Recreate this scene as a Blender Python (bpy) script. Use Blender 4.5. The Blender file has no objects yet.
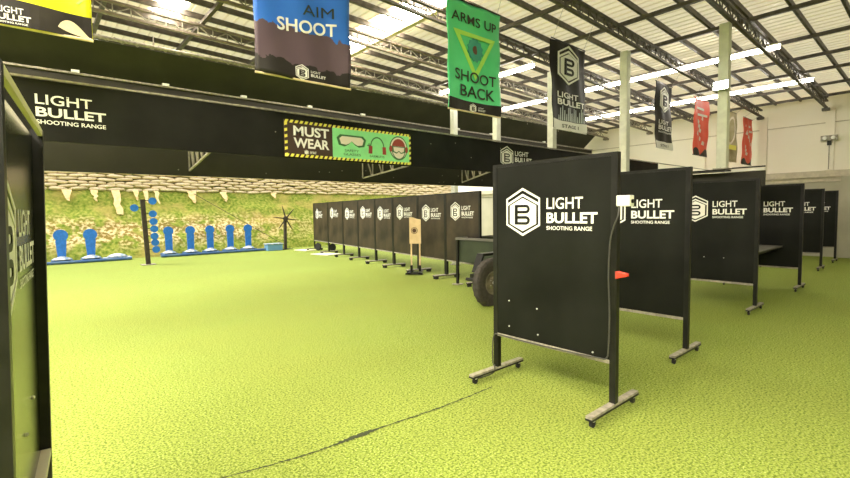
import bpy, bmesh, math, random
from mathutils import Vector, Matrix, noise
random.seed(7)
sc = bpy.context.scene
COL = sc.collection
PI = math.pi

# ------------------------------------------------------------------ materials
def mat(name, col, rough=.6, metal=0, spec=.5, emit=None, estr=0, noise_amt=0, nscale=8, col2=None, bump=0, bscale=60):
    m = bpy.data.materials.new(name); m.use_nodes = True
    nt = m.node_tree; b = nt.nodes['Principled BSDF']
    b.inputs['Roughness'].default_value = rough
    b.inputs['Metallic'].default_value = metal
    b.inputs['Specular IOR Level'].default_value = spec
    b.inputs['Base Color'].default_value = (*col, 1)
    if emit:
        b.inputs['Emission Color'].default_value = (*emit, 1)
        b.inputs['Emission Strength'].default_value = estr
    if noise_amt or col2 or bump:
        tc = nt.nodes.new('ShaderNodeTexCoord')
        if noise_amt or col2:
            n = nt.nodes.new('ShaderNodeTexNoise'); n.inputs['Scale'].default_value = nscale; n.inputs['Detail'].default_value = 6
            nt.links.new(tc.outputs['Object'], n.inputs['Vector'])
            mx = nt.nodes.new('ShaderNodeMix'); mx.data_type = 'RGBA'
            c2 = col2 or tuple(min(1, c * (1 + noise_amt) + .004) for c in col)
            mx.inputs[6].default_value = (*col, 1); mx.inputs[7].default_value = (*c2, 1)
            r = nt.nodes.new('ShaderNodeMapRange'); r.inputs[1].default_value = .38; r.inputs[2].default_value = .66
            nt.links.new(n.outputs['Fac'], r.inputs[0]); nt.links.new(r.outputs[0], mx.inputs[0])
            nt.links.new(mx.outputs[2], b.inputs['Base Color'])
        if bump:
            n2 = nt.nodes.new('ShaderNodeTexNoise'); n2.inputs['Scale'].default_value = bscale; n2.inputs['Detail'].default_value = 4
            nt.links.new(tc.outputs['Object'], n2.inputs['Vector'])
            bp = nt.nodes.new('ShaderNodeBump'); bp.inputs['Strength'].default_value = bump; bp.inputs['Distance'].default_value = .02
            nt.links.new(n2.outputs['Fac'], bp.inputs['Height']); nt.links.new(bp.outputs[0], b.inputs['Normal'])
    return m

M = {}
M['board'] = mat('black_vinyl', (.005, .0055, .004), .5, spec=.16, noise_amt=.5, nscale=1.6, bump=.08, bscale=5)
M['gloss'] = mat('glossy_black_vinyl', (.008, .009, .007), .22, noise_amt=.5, nscale=1.6)
M['board_old'] = mat('worn_black_vinyl', (.016, .012, .008), .5, spec=.3, col2=(.060, .043, .026), nscale=1.6)
M['frame'] = mat('black_steel', (.006, .006, .005), .4, spec=.3, noise_amt=.6)
M['steel'] = mat('dusty_steel', (.36, .33, .27), .5, col2=(.2, .18, .15), nscale=20)
M['white'] = mat('white_print', (.86, .86, .82), .5)
M['rubber'] = mat('rubber', (.015, .015, .015), .8)
M['cable'] = mat('grey_cable', (.05, .05, .045), .45)
M['galv'] = mat('galvanised', (.6, .6, .58), .35, metal=.6)
M['truss'] = mat('truss_paint', (.06, .05, .042), .55, noise_amt=.8)
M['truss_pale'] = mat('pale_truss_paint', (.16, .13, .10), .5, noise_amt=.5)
M['bar_lit'] = mat('lit_bar', (.75, .65, .48), .5)  # skylight falling on one tie bar, put into its colour
M['column'] = mat('column_paint', (.68, .70, .60), .5, noise_amt=.15)
M['cream'] = mat('cream_wall', (.90, .86, .76), .85, col2=(.88, .83, .71), nscale=.7)
M['ledge'] = mat('ledge_concrete', (.50, .45, .36), .8, noise_amt=.2)
M['baffle'] = mat('baffle_black', (.022, .020, .014), .7, col2=(.032, .029, .020), nscale=2)
M['baffle_front'] = mat('baffle_front_black', (.0065, .0065, .0045), .7, spec=.2, noise_amt=.6, nscale=2)
M['blue'] = mat('target_blue', (.02, .16, .62), .4, noise_amt=.25, nscale=12)
M['railblue'] = mat('rail_blue', (.03, .10, .30), .5, col2=(.09, .17, .27), nscale=4)
M['paleblue'] = mat('pale_blue_steel', (.16, .28, .46), .5, col2=(.62, .64, .60), nscale=9)
M['boxblue'] = mat('box_blue', (.16, .36, .62), .5)
M['darkwood'] = mat('dark_wood', (.030, .022, .014), .7, noise_amt=.6)
M['wood'] = mat('pine_board', (.72, .56, .33), .7, col2=(.60, .44, .24), nscale=5)
M['hole'] = mat('target_brown', (.09, .045, .025), .8)
M['olive'] = mat('olive_paint', (.018, .026, .011), .5, noise_amt=.5, nscale=3)
M['tyre'] = mat('tyre', (.035, .030, .025), .8, noise_amt=.5, nscale=20)
M['tan'] = mat('torn_sack', (.78, .54, .24), .9, col2=(.86, .66, .36), nscale=9)
M['bag'] = mat('sandbag_cloth', (.80, .68, .45), .9, col2=(.66, .53, .33), nscale=7, bump=.3, bscale=30)
M['red'] = mat('red_plastic', (.65, .04, .02), .4)
M['hub'] = mat('dusty_hub', (.24, .21, .14), .6, col2=(.09, .08, .055), nscale=6)
M['redpaint'] = mat('oxide_red', (.32, .05, .04), .6)
M['goggle'] = mat('lens_cream', (.78, .70, .62), .6)
M['grey'] = mat('bench_grey', (.13, .125, .11), .6)
M['lens_black'] = mat('lens_black', (.01, .01, .01), .2)
M['yellow'] = mat('sign_yellow', (.85, .78, .12), .5)
M['mint'] = mat('sign_mint', (.26, .72, .32), .5, noise_amt=.1)
M['maroon'] = mat('sign_maroon', (.055, .030, .022), .5)
M['mintdark'] = mat('sign_dark_green', (.05, .16, .06), .5)
M['banner_black'] = mat('banner_black', (.014, .012, .010), .5, spec=.25, col2=(.035, .030, .025), nscale=4)
M['banner_text'] = mat('banner_dark_text', (.02, .03, .015), .5)
M['lime'] = mat('lime', (.42, .80, .12), .5)
M['teal'] = mat('teal', (.04, .33, .26), .5)
M['brown'] = mat('brown', (.12, .05, .025), .5)
M['khaki'] = mat('khaki_banner', (.36, .31, .17), .6, col2=(.5, .43, .28), nscale=5)
M['redb'] = mat('red_banner', (.80, .085, .045), .5, col2=(.88, .12, .06), nscale=3)
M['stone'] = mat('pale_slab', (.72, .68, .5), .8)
M['skylight'] = mat('skylight_sheet', (.9, .88, .8), .4, emit=(1, .90, .74), estr=34)
M['tube'] = mat('tube_glow', (.95, .93, .85), .4, emit=(1, .93, .82), estr=34)
M['lamp'] = mat('lamp_glow', (1, 1, 1), .4, emit=(.85, 1, .92), estr=60)
M['seam'] = mat('seam_dirt', (.035, .045, .015), .9)

def turf_material():
    m = bpy.data.materials.new('artificial_turf'); m.use_nodes = True
    nt = m.node_tree; b = nt.nodes['Principled BSDF']; N = nt.nodes.new; L = nt.links.new
    b.inputs['Roughness'].default_value = .8; b.inputs['Specular IOR Level'].default_value = .15
    tc = N('ShaderNodeTexCoord')
    def nz(scale, detail, dist=0):
        n = N('ShaderNodeTexNoise'); n.inputs['Scale'].default_value = scale; n.inputs['Detail'].default_value = detail
        n.inputs['Distortion'].default_value = dist
        L(tc.outputs['Object'], n.inputs['Vector']); return n.outputs['Fac']
    def ramp(src, a, bb):
        r = N('ShaderNodeMapRange'); r.inputs[1].default_value = a; r.inputs[2].default_value = bb; L(src, r.inputs[0]); return r.outputs[0]
    def mix(f, c1, c2):
        x = N('ShaderNodeMix'); x.data_type = 'RGBA'; L(f, x.inputs[0])
        for i, c in ((6, c1), (7, c2)):
            if isinstance(c, tuple): x.inputs[i].default_value = (*c, 1)
            else: L(c, x.inputs[i])
        return x.outputs[2]
    fine = ramp(nz(60, 8, .15), .38, .58)
    c = mix(fine, TURF[0], TURF[1])
    c = mix(ramp(nz(80, 5), .55, .68), c, TURF[2])
    big = ramp(nz(.7, 3), .35, .7)
    c2 = mix(big, c, mix(fine, TURF[3], TURF[4]))
    L(c2, b.inputs['Base Color'])
    bp = N('ShaderNodeBump'); bp.inputs['Strength'].default_value = .8; bp.inputs['Distance'].default_value = .012
    L(nz(70, 6, .2), bp.inputs['Height']); L(bp.outputs[0], b.inputs['Normal'])
    return m
TURF = [(.095, .140, .012), (.265, .345, .062), (.48, .52, .20), (.095, .14, .014), (.30, .35, .075)]
M['turf'] = turf_material()

def berm_material():
    m = bpy.data.materials.new('grassy_earth'); m.use_nodes = True
    nt = m.node_tree; b = nt.nodes['Principled BSDF']; N = nt.nodes.new; L = nt.links.new
    b.inputs['Roughness'].default_value = .95; b.inputs['Specular IOR Level'].default_value = .1
    tc = N('ShaderNodeTexCoord'); sp = N('ShaderNodeSeparateXYZ'); L(tc.outputs['Object'], sp.inputs[0])
    def nz(scale, detail):
        n = N('ShaderNodeTexNoise'); n.inputs['Scale'].default_value = scale; n.inputs['Detail'].default_value = detail
        L(tc.outputs['Object'], n.inputs['Vector']); return n.outputs['Fac']
    def mr(src, a, bb, c=0, d=1):
        r = N('ShaderNodeMapRange'); r.inputs[1].default_value = a; r.inputs[2].default_value = bb
        r.inputs[3].default_value = c; r.inputs[4].default_value = d; L(src, r.inputs[0]); return r.outputs[0]
    def mul(a, c):
        x = N('ShaderNodeMath'); x.operation = 'MULTIPLY'; L(a, x.inputs[0]); L(c, x.inputs[1]); return x.outputs[0]
    def mix(f, c1, c2):
        x = N('ShaderNodeMix'); x.data_type = 'RGBA'; L(f, x.inputs[0])
        for i, c in ((6, c1), (7, c2)):
            if isinstance(c, tuple): x.inputs[i].default_value = (*c, 1)
            else: L(c, x.inputs[i])
        return x.outputs[2]
    g = mix(mr(nz(9, 6), .35, .65), (.12, .19, .020), (.34, .36, .07))
    g = mix(mr(nz(1.1, 4), .48, .72), g, (.42, .34, .10))
    # bare stony earth in a broken belt along the slope, thinning out to the right
    z = sp.outputs['Z']
    belt = mul(mr(z, .25, .75), mr(z, 1.75, 1.2))
    belt = mul(belt, mr(sp.outputs['X'], 9.5, 6.0, .35, 1))
    rock = mul(belt, mr(nz(2.2, 6), .42, .50))
    stone = mix(mr(nz(9, 6), .44, .58), (.26, .19, .05), (.78, .62, .33))
    L(mix(rock, g, stone), b.inputs['Base Color'])
    bp = N('ShaderNodeBump'); bp.inputs['Strength'].default_value = .6; bp.inputs['Distance'].default_value = .08
    L(nz(8, 6), bp.inputs['Height']); L(bp.outputs[0], b.inputs['Normal'])
    return m
M['berm'] = berm_material()

def roof_material():
    m = bpy.data.materials.new('roof_sheet'); m.use_nodes = True
    nt = m.node_tree; b = nt.nodes['Principled BSDF']; N = nt.nodes.new; L = nt.links.new
    b.inputs['Roughness'].default_value = .6
    tc = N('ShaderNodeTexCoord'); n = N('ShaderNodeTexNoise'); n.inputs['Scale'].default_value = 1.2; n.inputs['Detail'].default_value = 5
    L(tc.outputs['Object'], n.inputs['Vector'])
    r = N('ShaderNodeValToRGB'); L(n.outputs['Fac'], r.inputs[0])
    r.color_ramp.elements[0].position = .35; r.color_ramp.elements[0].color = (.64, .59, .44, 1)
    r.color_ramp.elements[1].position = .68; r.color_ramp.elements[1].color = (.78, .66, .50, 1)
    L(r.outputs[0], b.inputs['Base Color'])
    tr = N('ShaderNodeBsdfTranslucent'); tr.inputs[0].default_value = (.84, .79, .62, 1)
    mx = N('ShaderNodeMixShader'); mx.inputs[0].default_value = .20
    L(b.outputs[0], mx.inputs[1]); L(tr.outputs[0], mx.inputs[2]); L(mx.outputs[0], nt.nodes['Material Output'].inputs['Surface'])
    return m
M['roof'] = roof_material()

def lower_wall_material():
    return mat('grey_block', (.44, .42, .33), .85, col2=(.38, .36, .28), nscale=1.5)
M['lowwall'] = lower_wall_material()

def banner_material(name, stops, amp=.06, nscale=9, rough=.35):
    """printed vinyl: constant colour bands up the sheet with ragged printed edges"""
    m = bpy.data.materials.new(name); m.use_nodes = True
    nt = m.node_tree; b = nt.nodes['Principled BSDF']; N = nt.nodes.new; L = nt.links.new
    b.inputs['Roughness'].default_value = rough
    tc = N('ShaderNodeTexCoord'); sp = N('ShaderNodeSeparateXYZ'); L(tc.outputs['Object'], sp.inputs[0])
    n = N('ShaderNodeTexNoise'); n.inputs['Scale'].default_value = nscale; n.inputs['Detail'].default_value = 5
    L(tc.outputs['Object'], n.inputs['Vector'])
    ma = N('ShaderNodeMath'); ma.operation = 'MULTIPLY_ADD'; L(n.outputs['Fac'], ma.inputs[0]); ma.inputs[1].default_value = amp
    L(sp.outputs['Z'], ma.inputs[2])
    mr = N('ShaderNodeMapRange'); mr.inputs[1].default_value = amp * .5; mr.inputs[2].default_value = 1.6 + amp * .5; L(ma.outputs[0], mr.inputs[0])
    r = N('ShaderNodeValToRGB'); r.color_ramp.interpolation = 'CONSTANT'; L(mr.outputs[0], r.inputs[0])
    el = r.color_ramp.elements
    el[0].position = 0; el[0].color = (*stops[0][1], 1); el[1].position = stops[1][0] / 1.6; el[1].color = (*stops[1][1], 1)
    for z, c in stops[2:]:
        e = el.new(z / 1.6); e.color = (*c, 1)
    L(r.outputs[0], b.inputs['Base Color'])
    return m

# ------------------------------------------------------------------ geometry helpers
class MB:
    def __init__(s): s.v = []; s.f = []; s.mi = []
    def add(s, v, f, mi=0):
        o = len(s.v); s.v += [tuple(p) for p in v]; s.f += [tuple(i + o for i in q) for q in f]; s.mi += [mi] * len(f); return s
    def box(s, x0, x1, y0, y1, z0, z1, mi=0):
        v = [(x, y, z) for z in (z0, z1) for y in (y0, y1) for x in (x0, x1)]
        return s.add(v, [(0, 2, 3, 1), (4, 5, 7, 6), (0, 1, 5, 4), (2, 6, 7, 3), (0, 4, 6, 2), (1, 3, 7, 5)], mi)
    def bar(s, a, b, w, h=None, mi=0):
        """rectangular bar from a to b; h is measured upward-ish"""
        h = h or w; a = Vector(a); b = Vector(b); d = (b - a).normalized()
        up = Vector((0, 0, 1)) if abs(d.z) < .95 else Vector((0, 1, 0))
        r = d.cross(up).normalized() * w / 2; u = r.cross(d).normalized() * h / 2
        v = [p + q for p in (a, b) for q in (-r - u, r - u, r + u, -r + u)]
        return s.add(v, [(3, 2, 1, 0), (4, 5, 6, 7), (0, 1, 5, 4), (1, 2, 6, 5), (2, 3, 7, 6), (3, 0, 4, 7)], mi)
    def tube(s, pts, r, n=8, mi=0, cap=True):
        pts = [Vector(p) for p in pts]; rs = r if isinstance(r, (list, tuple)) else [r] * len(pts)
        v = []; f = []
        for i, p in enumerate(pts):
            d = (pts[min(i + 1, len(pts) - 1)] - pts[max(i - 1, 0)]).normalized()
            up = Vector((0, 0, 1)) if abs(d.z) < .9 else Vector((0, 1, 0))
            a = d.cross(up).normalized(); b = a.cross(d)
            for k in range(n):
                t = 2 * PI * k / n; v.append(p + (a * math.cos(t) + b * math.sin(t)) * rs[i])
        for i in range(len(pts) - 1):
            for k in range(n):
                k2 = (k + 1) % n; f.append((i * n + k, i * n + k2, (i + 1) * n + k2, (i + 1) * n + k))
        if cap: f += [tuple(range(n)), tuple(range(len(v) - 1, len(v) - n - 1, -1))]
        return s.add(v, f, mi)
    def lathe(s, prof, c, axis='z', n=24, mi=0):
        """prof: (radius, height) pairs spun about axis through c"""
        v = []; f = []
        for r, h in prof:
            for k in range(n):
                t = 2 * PI * k / n; x, y = r * math.cos(t), r * math.sin(t)
                p = {'z': (x, y, h), 'y': (x, h, y), 'x': (h, x, y)}[axis]
                v.append((c[0] + p[0], c[1] + p[1], c[2] + p[2]))
        for i in range(len(prof) - 1):
            for k in range(n):
                k2 = (k + 1) % n; f.append((i * n + k, i * n + k2, (i + 1) * n + k2, (i + 1) * n + k))
        f += [tuple(range(n)), tuple(range(len(v) - n, len(v)))]
        return s.add(v, f, mi)
    def prism(s, poly, y0, y1, mi=0):
        """polygon in x,z pushed from y0 to y1"""
        n = len(poly); v = [(x, y0, z) for x, z in poly] + [(x, y1, z) for x, z in poly]
        return s.add(v, [tuple(range(n)), tuple(range(2 * n - 1, n - 1, -1))] + [(i, (i + 1) % n, n + (i + 1) % n, n + i) for i in range(n)], mi)
    def ring(s, outer, inner, y0, y1, mi=0):
        n = len(outer); v = [(x, y, z) for y in (y0, y1) for p in (outer, inner) for x, z in p]; f = []
        for i in range(n):
            j = (i + 1) % n
            f += [(i, j, n + j, n + i), (2 * n + i, 3 * n + i, 3 * n + j, 2 * n + j), (i, 2 * n + i, 2 * n + j, j), (n + i, n + j, 3 * n + j, 3 * n + i)]
        return s.add(v, f, mi)
    def mesh(s, name, mats, bevel=0, smooth=False):
        me = bpy.data.meshes.new(name); me.from_pydata(s.v, [], s.f)
        for m in (mats if isinstance(mats, (list, tuple)) else [mats]): me.materials.append(m)
        for p, i in zip(me.polygons, s.mi): p.material_index = i
        bm = bmesh.new(); bm.from_mesh(me); bmesh.ops.recalc_face_normals(bm, faces=bm.faces)
        if bevel: bmesh.ops.bevel(bm, geom=list(bm.edges), offset=bevel, segments=2, affect='EDGES', profile=.5)
        bm.to_mesh(me); bm.free()
        if smooth:
            for p in me.polygons: p.use_smooth = True
        return me
    def build(s, name, mats, parent=None, loc=None, bevel=0, smooth=False, **kw):
        return link(name, s.mesh(name, mats, bevel, smooth), parent, loc, **kw)

def link(name, data, parent=None, loc=None, rotz=0, label=None, cat=None, group=None, kind=None):
    o = bpy.data.objects.new(name, data); COL.objects.link(o)
    if parent: o.parent = parent
    if loc is not None: o.location = loc
    if rotz: o.rotation_euler.z = rotz
    if label: o['label'] = label
    if cat: o['category'] = cat
    if group: o['group'] = group
    if kind: o['kind'] = kind
    return o
def thing(name, label, cat, loc=(0, 0, 0), rotz=0, group=None):
    return link(name, None, None, loc, rotz, label, cat, group)
def retag(o, label): o['label'] = label
def copy_tree(o, parent=None, loc=None, rotz=None, label=None):
    c = o.copy(); COL.objects.link(c)
    if parent: c.parent = parent
    if loc is not None: c.location = loc
    if rotz is not None: c.rotation_euler.z = rotz
    if label: c['label'] = label
    for ch in [x for x in o.children]: copy_tree(ch, c)
    return c

def text_data(body, x0, x1, z0, z1, bold=0., depth=.003, y=0., mi=0):
    """lettering fitted to the box x0..x1, z0..z1 of the x-z plane, facing -y; returns vertices and faces"""
    cu = bpy.data.curves.new('txt', 'FONT'); cu.body = body; cu.size = 1; cu.offset = bold; cu.extrude = 0; cu.resolution_u = 4
    ob = bpy.data.objects.new('txt', cu); COL.objects.link(ob)
    bpy.context.view_layer.update()
    me = bpy.data.meshes.new_from_object(ob.evaluated_get(bpy.context.evaluated_depsgraph_get()))
    bm = bmesh.new(); bm.from_mesh(me)
    bmesh.ops.recalc_face_normals(bm, faces=bm.faces)
    for f in bm.faces:
        if f.normal.z < 0: f.normal_flip()
    xs = [v.co.x for v in bm.verts]; ys = [v.co.y for v in bm.verts]
    ax, bx, ay, by = min(xs), max(xs), min(ys), max(ys)
    v = [(x0 + (p.co.x - ax) / (bx - ax) * (x1 - x0), y - depth, z0 + (p.co.y - ay) / (by - ay) * (z1 - z0)) for p in bm.verts]
    bm.verts.index_update(); f = [tuple(p.index for p in q.verts) for q in bm.faces]
    bm.free(); bpy.data.objects.remove(ob); bpy.data.curves.remove(cu); bpy.data.meshes.remove(me)
    return v, f
def warp(mb, fn):
    mb.v = [fn(*p) for p in mb.v]; return mb

def hexa(cx, cz, w, h):
    """pointed-top hexagon with upright sides"""
    a, b = w / 2, h / 2; k = b * .52
    return [(cx, cz + b), (cx - a, cz + k), (cx - a, cz - k), (cx, cz - b), (cx + a, cz - k), (cx + a, cz + k)]
def emblem(mb, cx, cz, w, y=0., d=.003, white=0, dark=1):
    h = w * 1.075; top = cz + h / 2; X = lambda u: cx + u * w; Z = lambda u: top - u * h   # Z(0) top point, Z(1) bottom point
    mb.ring([(X(0), Z(0)), (X(-.5), Z(.22)), (X(-.5), Z(.78)), (X(0), Z(1)), (X(.5), Z(.78)), (X(.5), Z(.22))],
            [(X(0), Z(.05)), (X(-.455), Z(.245)), (X(-.455), Z(.755)), (X(0), Z(.95)), (X(.455), Z(.755)), (X(.455), Z(.245))], y - d, y, white)
    mb.prism([(X(-.46), Z(.315)), (X(0), Z(.122)), (X(0), Z(.175)), (X(-.46), Z(.368))], y - d, y, white)
    mb.prism([(X(0), Z(.122)), (X(.46), Z(.315)), (X(.46), Z(.368)), (X(0), Z(.175))], y - d, y, white)
    mb.prism([(X(0), Z(.21)), (X(-.39), Z(.365)), (X(-.39), Z(.745)), (X(0), Z(.90)), (X(.39), Z(.745)), (X(.39), Z(.365))], y - d, y, white)
    if dark is None: return
    # the letter on the plate: spine, four bars, two rounded bellies
    e = y - d * 2.2; q = .062; x0, x1 = -.23, .10
    mb.box(X(x0), X(x0 + .085), e, y, Z(.765), Z(.35), dark)
    for a, c in ((.35, .405), (.475, .53), (.585, .64), (.71, .765)): mb.box(X(x0), X(x1), e, y, Z(c), Z(a), dark)
    for a, c in ((.35, .53), (.585, .765)):
        n = 7; zc = (a + c) / 2; r = (c - a) / 2
        out = [(X(x1 + .115 * math.cos(t)), Z(zc + r * math.sin(t))) for t in [-PI / 2 + PI * k / n for k in range(n + 1)]]
        inn = [(X(x1 + .045 * math.cos(t)), Z(zc + (r - .055) * math.sin(t))) for t in [-PI / 2 + PI * k / n for k in range(n + 1)]]
        for k in range(n): mb.prism([out[k], out[k + 1], inn[k + 1], inn[k]], e, y, dark)

# shared logo meshes (origin = centre of the emblem, emblem .40 m wide)
def logo_meshes(dark):
    e = MB(); emblem(e, 0, 0, .40)
    t = MB()
    t.add(*text_data('LIGHT', .235, .575, .022, .118, .012))
    t.add(*text_data('BULLET', .235, .70, -.098, -.008, .03))
    t.add(*text_data('SHOOTING RANGE', .235, .655, -.155, -.122, .016))
    return e.mesh('emblem', [M['white'], dark]), t.mesh('lettering', M['white'])
EMB, LET = logo_meshes(M['board'])
def put_logo(parent, x, y, z, s=1.0, sx=None, emb=None, let=None):
    for nm, me in (('emblem', emb or EMB), ('lettering', let or LET)):
        if me is False: continue
        dx = .012 if nm == 'emblem' else .028
        o = link(nm, me, parent, (x + dx * s, y, z)); o.scale = ((sx or s) * (.92 if nm == 'emblem' else 1), 1, s)

# ------------------------------------------------------------------ setting
b = MB(); b.add([(-9, -9, 0), (25.5, -9, 0), (25.5, 20.35, 0), (-9, 20.35, 0)], [(0, 1, 2, 3)])
b.build('floor', M['turf'], kind='structure', label='green artificial turf covering the whole range', cat='floor')
# lower course of far wall, ledge and plaster above
WX = 18.95; Y0, Y1 = -9, 19.2
b = MB(); b.box(WX, WX + .3, Y0, Y1, 0, 2.5)
for k, y in enumerate((2.15, -1.2, 5.6)): b.box(WX - .12, WX, y - .16, y + .16, 0, 2.5)
w = b.build('wall_right', M['lowwall'], kind='structure', label='far end wall, grey lower course with cream plaster above', cat='wall')
b = MB(); b.box(WX + .05, WX + .3, Y0, Y1, 2.5, 5.7)
for y in (2.62, 4.33, .9, 6.2): b.box(WX - .03, WX + .05, y - .11, y + .11, 2.72, 4.6)
for z in (4.18,): b.box(WX + .03, WX + .05, Y0, Y1, z, z + .03, 1)
b.build('plaster', [M['cream'], M['ledge']], w)
b = MB(); b.box(WX - .12, WX + .05, Y0, Y1, 2.5, 2.70); b.box(WX - .04, WX + .05, Y0, Y1, 2.36, 2.5)
b.build('trim_1', M['ledge'], kind='structure', label='concrete ledge running along the far wall', cat='ledge')

b = MB(); b.box(-9.3, -9, -9, 12.9, 0, 6); b.build('wall_left', M['baffle'], kind='structure', label='unseen side wall on the left, made black to hold back stray light', cat='wall')  # out of view; black keeps bounced light off the partitions
b = MB(); b.box(-9.3, 19.3, -9.3, -9, 0, 6); b.build('wall_back', M['baffle'], kind='structure', label='unseen wall behind the viewpoint, made black to hold back stray light', cat='wall')  # also unseen and black, to cut light from behind
# roof: ribbed sheet, ribs run along y, falls gently towards the far wall
RZ = lambda x: 5.66 - .03 * x
def roof_strip(x0, x1, y0, y1, dz=0, step=.2):
    b = MB(); prof = []; x = x0
    while x < x1 - 1e-6:
        for dx, h in ((0, 0), (.13, 0), (.145, .03), (.185, .03)):
            if x + dx < x1: prof.append((x + dx, RZ(x + dx) + h + dz))
        x += step
    prof.append((x1, RZ(x1) + dz))
    v = [(p[0], y, p[1]) for y in (y0, y1) for p in prof]; n = len(prof)
    return b.add(v, [(i, i + 1, n + i + 1, n + i) for i in range(n - 1)])
roof_strip(-9, 19.3, -9, 12.9).build('ceiling', M['roof'], kind='structure', label='ribbed olive-cream roof sheets', cat='ceiling')
SKY = [(5.45, 6.2, 5.6, 10.0, 'wide glowing skylight between the blue and green hanging banners'),
       (2.0, 2.46, 9.35, 10.45, 'small square glowing skylight above the left end of the upper baffle'),
       (-.9, -.2, -7.5, 12.0, 'unseen long skylight added to brighten the near part of the range'), (-4.2, -2.2, -7.5, 12.4, 'unseen broad skylight added to brighten the left end of the range')]  # last two are out of view, added to brighten the turf
for x0, x1, y0, y1, lb in SKY:
    b = roof_strip(x0, x1, y0, y1, -.022); b.build('window_%d' % (SKY.index((x0, x1, y0, y1, lb)) + 1), M['skylight'], label=lb, cat='skylight', kind='structure')
for x, y0, y1, lb in ((12.15, 2.52, 10.0, 'long glowing strip light nearer of the two on the right of the roof'), (15.5, 2.5, 10.0, 'long glowing strip light nearest the far cream wall'),
                      (9.3, 6.7, 10.0, 'long glowing strip light showing behind the black hanging banner')):
    z = 5.34 - .03 * x
    t = thing('strip_light', lb, 'strip light', (x, 0, z), 0, 'strip lights under the roof')
    MB().box(-.07, .07, y0, y1, .035, .06).build('housing', M['white'], t)
    MB().tube([(0, y0 + .02, 0), (0, y1 - .02, 0)], .048, 10).build('tube', M['tube'], t)
    for y in (y0 + .3, (y0 + y1) / 2, y1 - .3): MB().bar((0, y, .06), (0, y, .145), .012).build('hanger', M['steel'], t)

# purlins along x, tie bars along y
me = MB().bar((-9, 0, 0), (WX + .05, 0, -(WX + 9.05) * .03), .05, .10).mesh('purlin', M['truss'])
py = 2.07 - .65 * 5
i = 0
while py < 12.7:
    link('purlin', me, None, (0, py, RZ(-9) - .075), label='thin dark steel purlin running crosswise directly under the roof sheets', cat='purlin', group='purlins under the roof sheets').location = (0, py, RZ(-9) - .075)
    py += .65
me = MB().bar((0, -2.2, 0), (0, 12.7, 0), .07, .07).mesh('tie_bar', M['truss'])
mep = MB().bar((0, -2.2, 0), (0, 12.7, 0), .11, .05).mesh('tie_bar', M['bar_lit'])
TB = [(-.4, 0), (1.2, 0), (2.78, 0), (4.35, 0), (5.92, 2), (7.42, 0), (9.0, 0), (10.6, 0), (12.45, 0), (13.9, 0), (15.25, 0), (16.9, 0), (18.4, 0)]
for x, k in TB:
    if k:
        o = link('tie_bar', mep, None, (x, 0, RZ(x) - .17), label='flat tie bar, coloured cream for the glow of the wide skylight, left of the green banner', cat='tie bar', group='tie bars across the trusses')
    else:
        link('tie_bar', me, None, (x, 0, RZ(x) - .17), label='dark steel tie bar running along the roof across all trusses', cat='tie bar', group='tie bars across the trusses')

# lattice roof trusses along x
def truss(y, label, m, pale=False):
    t = thing('roof_truss', label, 'truss', (0, y, 0), 0, 'lattice roof trusses')
    x0, x1 = -8.0, WX - .02
    zl = lambda x: 5.215 - .03 * x; zu = lambda x: 5.425 - .03 * x
    MB().bar((x0, 0, zl(x0)), (x1, 0, zl(x1)), .07, .045).build('bottom_chord', m, t)
    MB().bar((x0, 0, zu(x0)), (x1, 0, zu(x1)), .07, .045).build('top_chord', m, t)
    w = MB(); x = x0 + .05; k = 0
    while x < x1 - .3:
        w.bar((x, 0, zl(x) + .02), (x, 0, zu(x) - .02), .018)
        a, c = (x, x + .28) if k % 2 == 0 else (x + .28, x)
        w.bar((a, 0, zu(a) - .02), (c, 0, zl(c) + .02), .018)
        x += .28; k += 1
    w.build('lattice', M['steel'] if pale else M['truss'], t)
    MB().box(x1 - .18, x1, -.09, .09, zl(x1) - .10, zl(x1) - .023).build('end_bracket', m, t)
TY = [(-.75, 'dark lattice roof truss overhead behind the viewpoint', 0), (.98, 'dark lattice roof truss crossing outside the top right of the view', 0),
      (2.72, 'dark lattice roof truss resting on the tallest white column, ending above the wall lamp', 0),
      (4.40, 'dark lattice roof truss from which the row of banners hangs', 0),
      (6.24, 'lattice roof truss third from the front, passing behind the top of the green banner', 0),
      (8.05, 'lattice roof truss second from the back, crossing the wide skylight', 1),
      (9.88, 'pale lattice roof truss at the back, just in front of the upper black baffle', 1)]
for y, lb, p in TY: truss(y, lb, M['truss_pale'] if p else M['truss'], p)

# white columns
def column(y, label, ztop, z0=0., w=.16):
    t = thing('column', label, 'column', (9.6, y, 0), 0, 'white steel columns under the trusses')
    MB().box(-w / 2, w / 2, -w / 2, w / 2, z0, ztop).build('shaft', M['column'], t, bevel=.01)
    MB().box(-w / 2 - .04, w / 2 + .04, -w / 2 - .04, w / 2 + .04, z0, z0 + .02).build('base_plate', M['steel'], t)
    for s in (-1, 1): MB().lathe([(.012, 0), (.012, .02)], (s * (w / 2 + .02), 0, z0 + .02), 'z', 6).build('bolt', M['galv'], t)
ZC = 5.19 - .03 * 9.6
for y, lb in ((2.80, 'thick white column nearest the viewer, carrying the floodlight'), (4.62, 'white column rising beside the right edge of the front partition'),
              (6.40, 'white column half hidden by the left edge of the black hanging banner'), (8.12, 'white column behind the right edge of the green banner'),
              (9.75, 'farthest white column, behind the left part of the green banner')):
    column(y, lb, ZC - .02, 2.29 if y < 3 else 0.)
# the floodlight on the first column
t = thing('floodlight', 'small glaring floodlight fixed high on the nearest white column', 'lamp', (9.47, 2.80, 3.77))
MB().box(-.06, .04, -.13, .13, -.08, .08).build('housing', M['galv'], t, bevel=.008)
MB().box(-.068, -.06, -.11, .11, -.065, .065).build('glass', M['lamp'], t)
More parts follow.
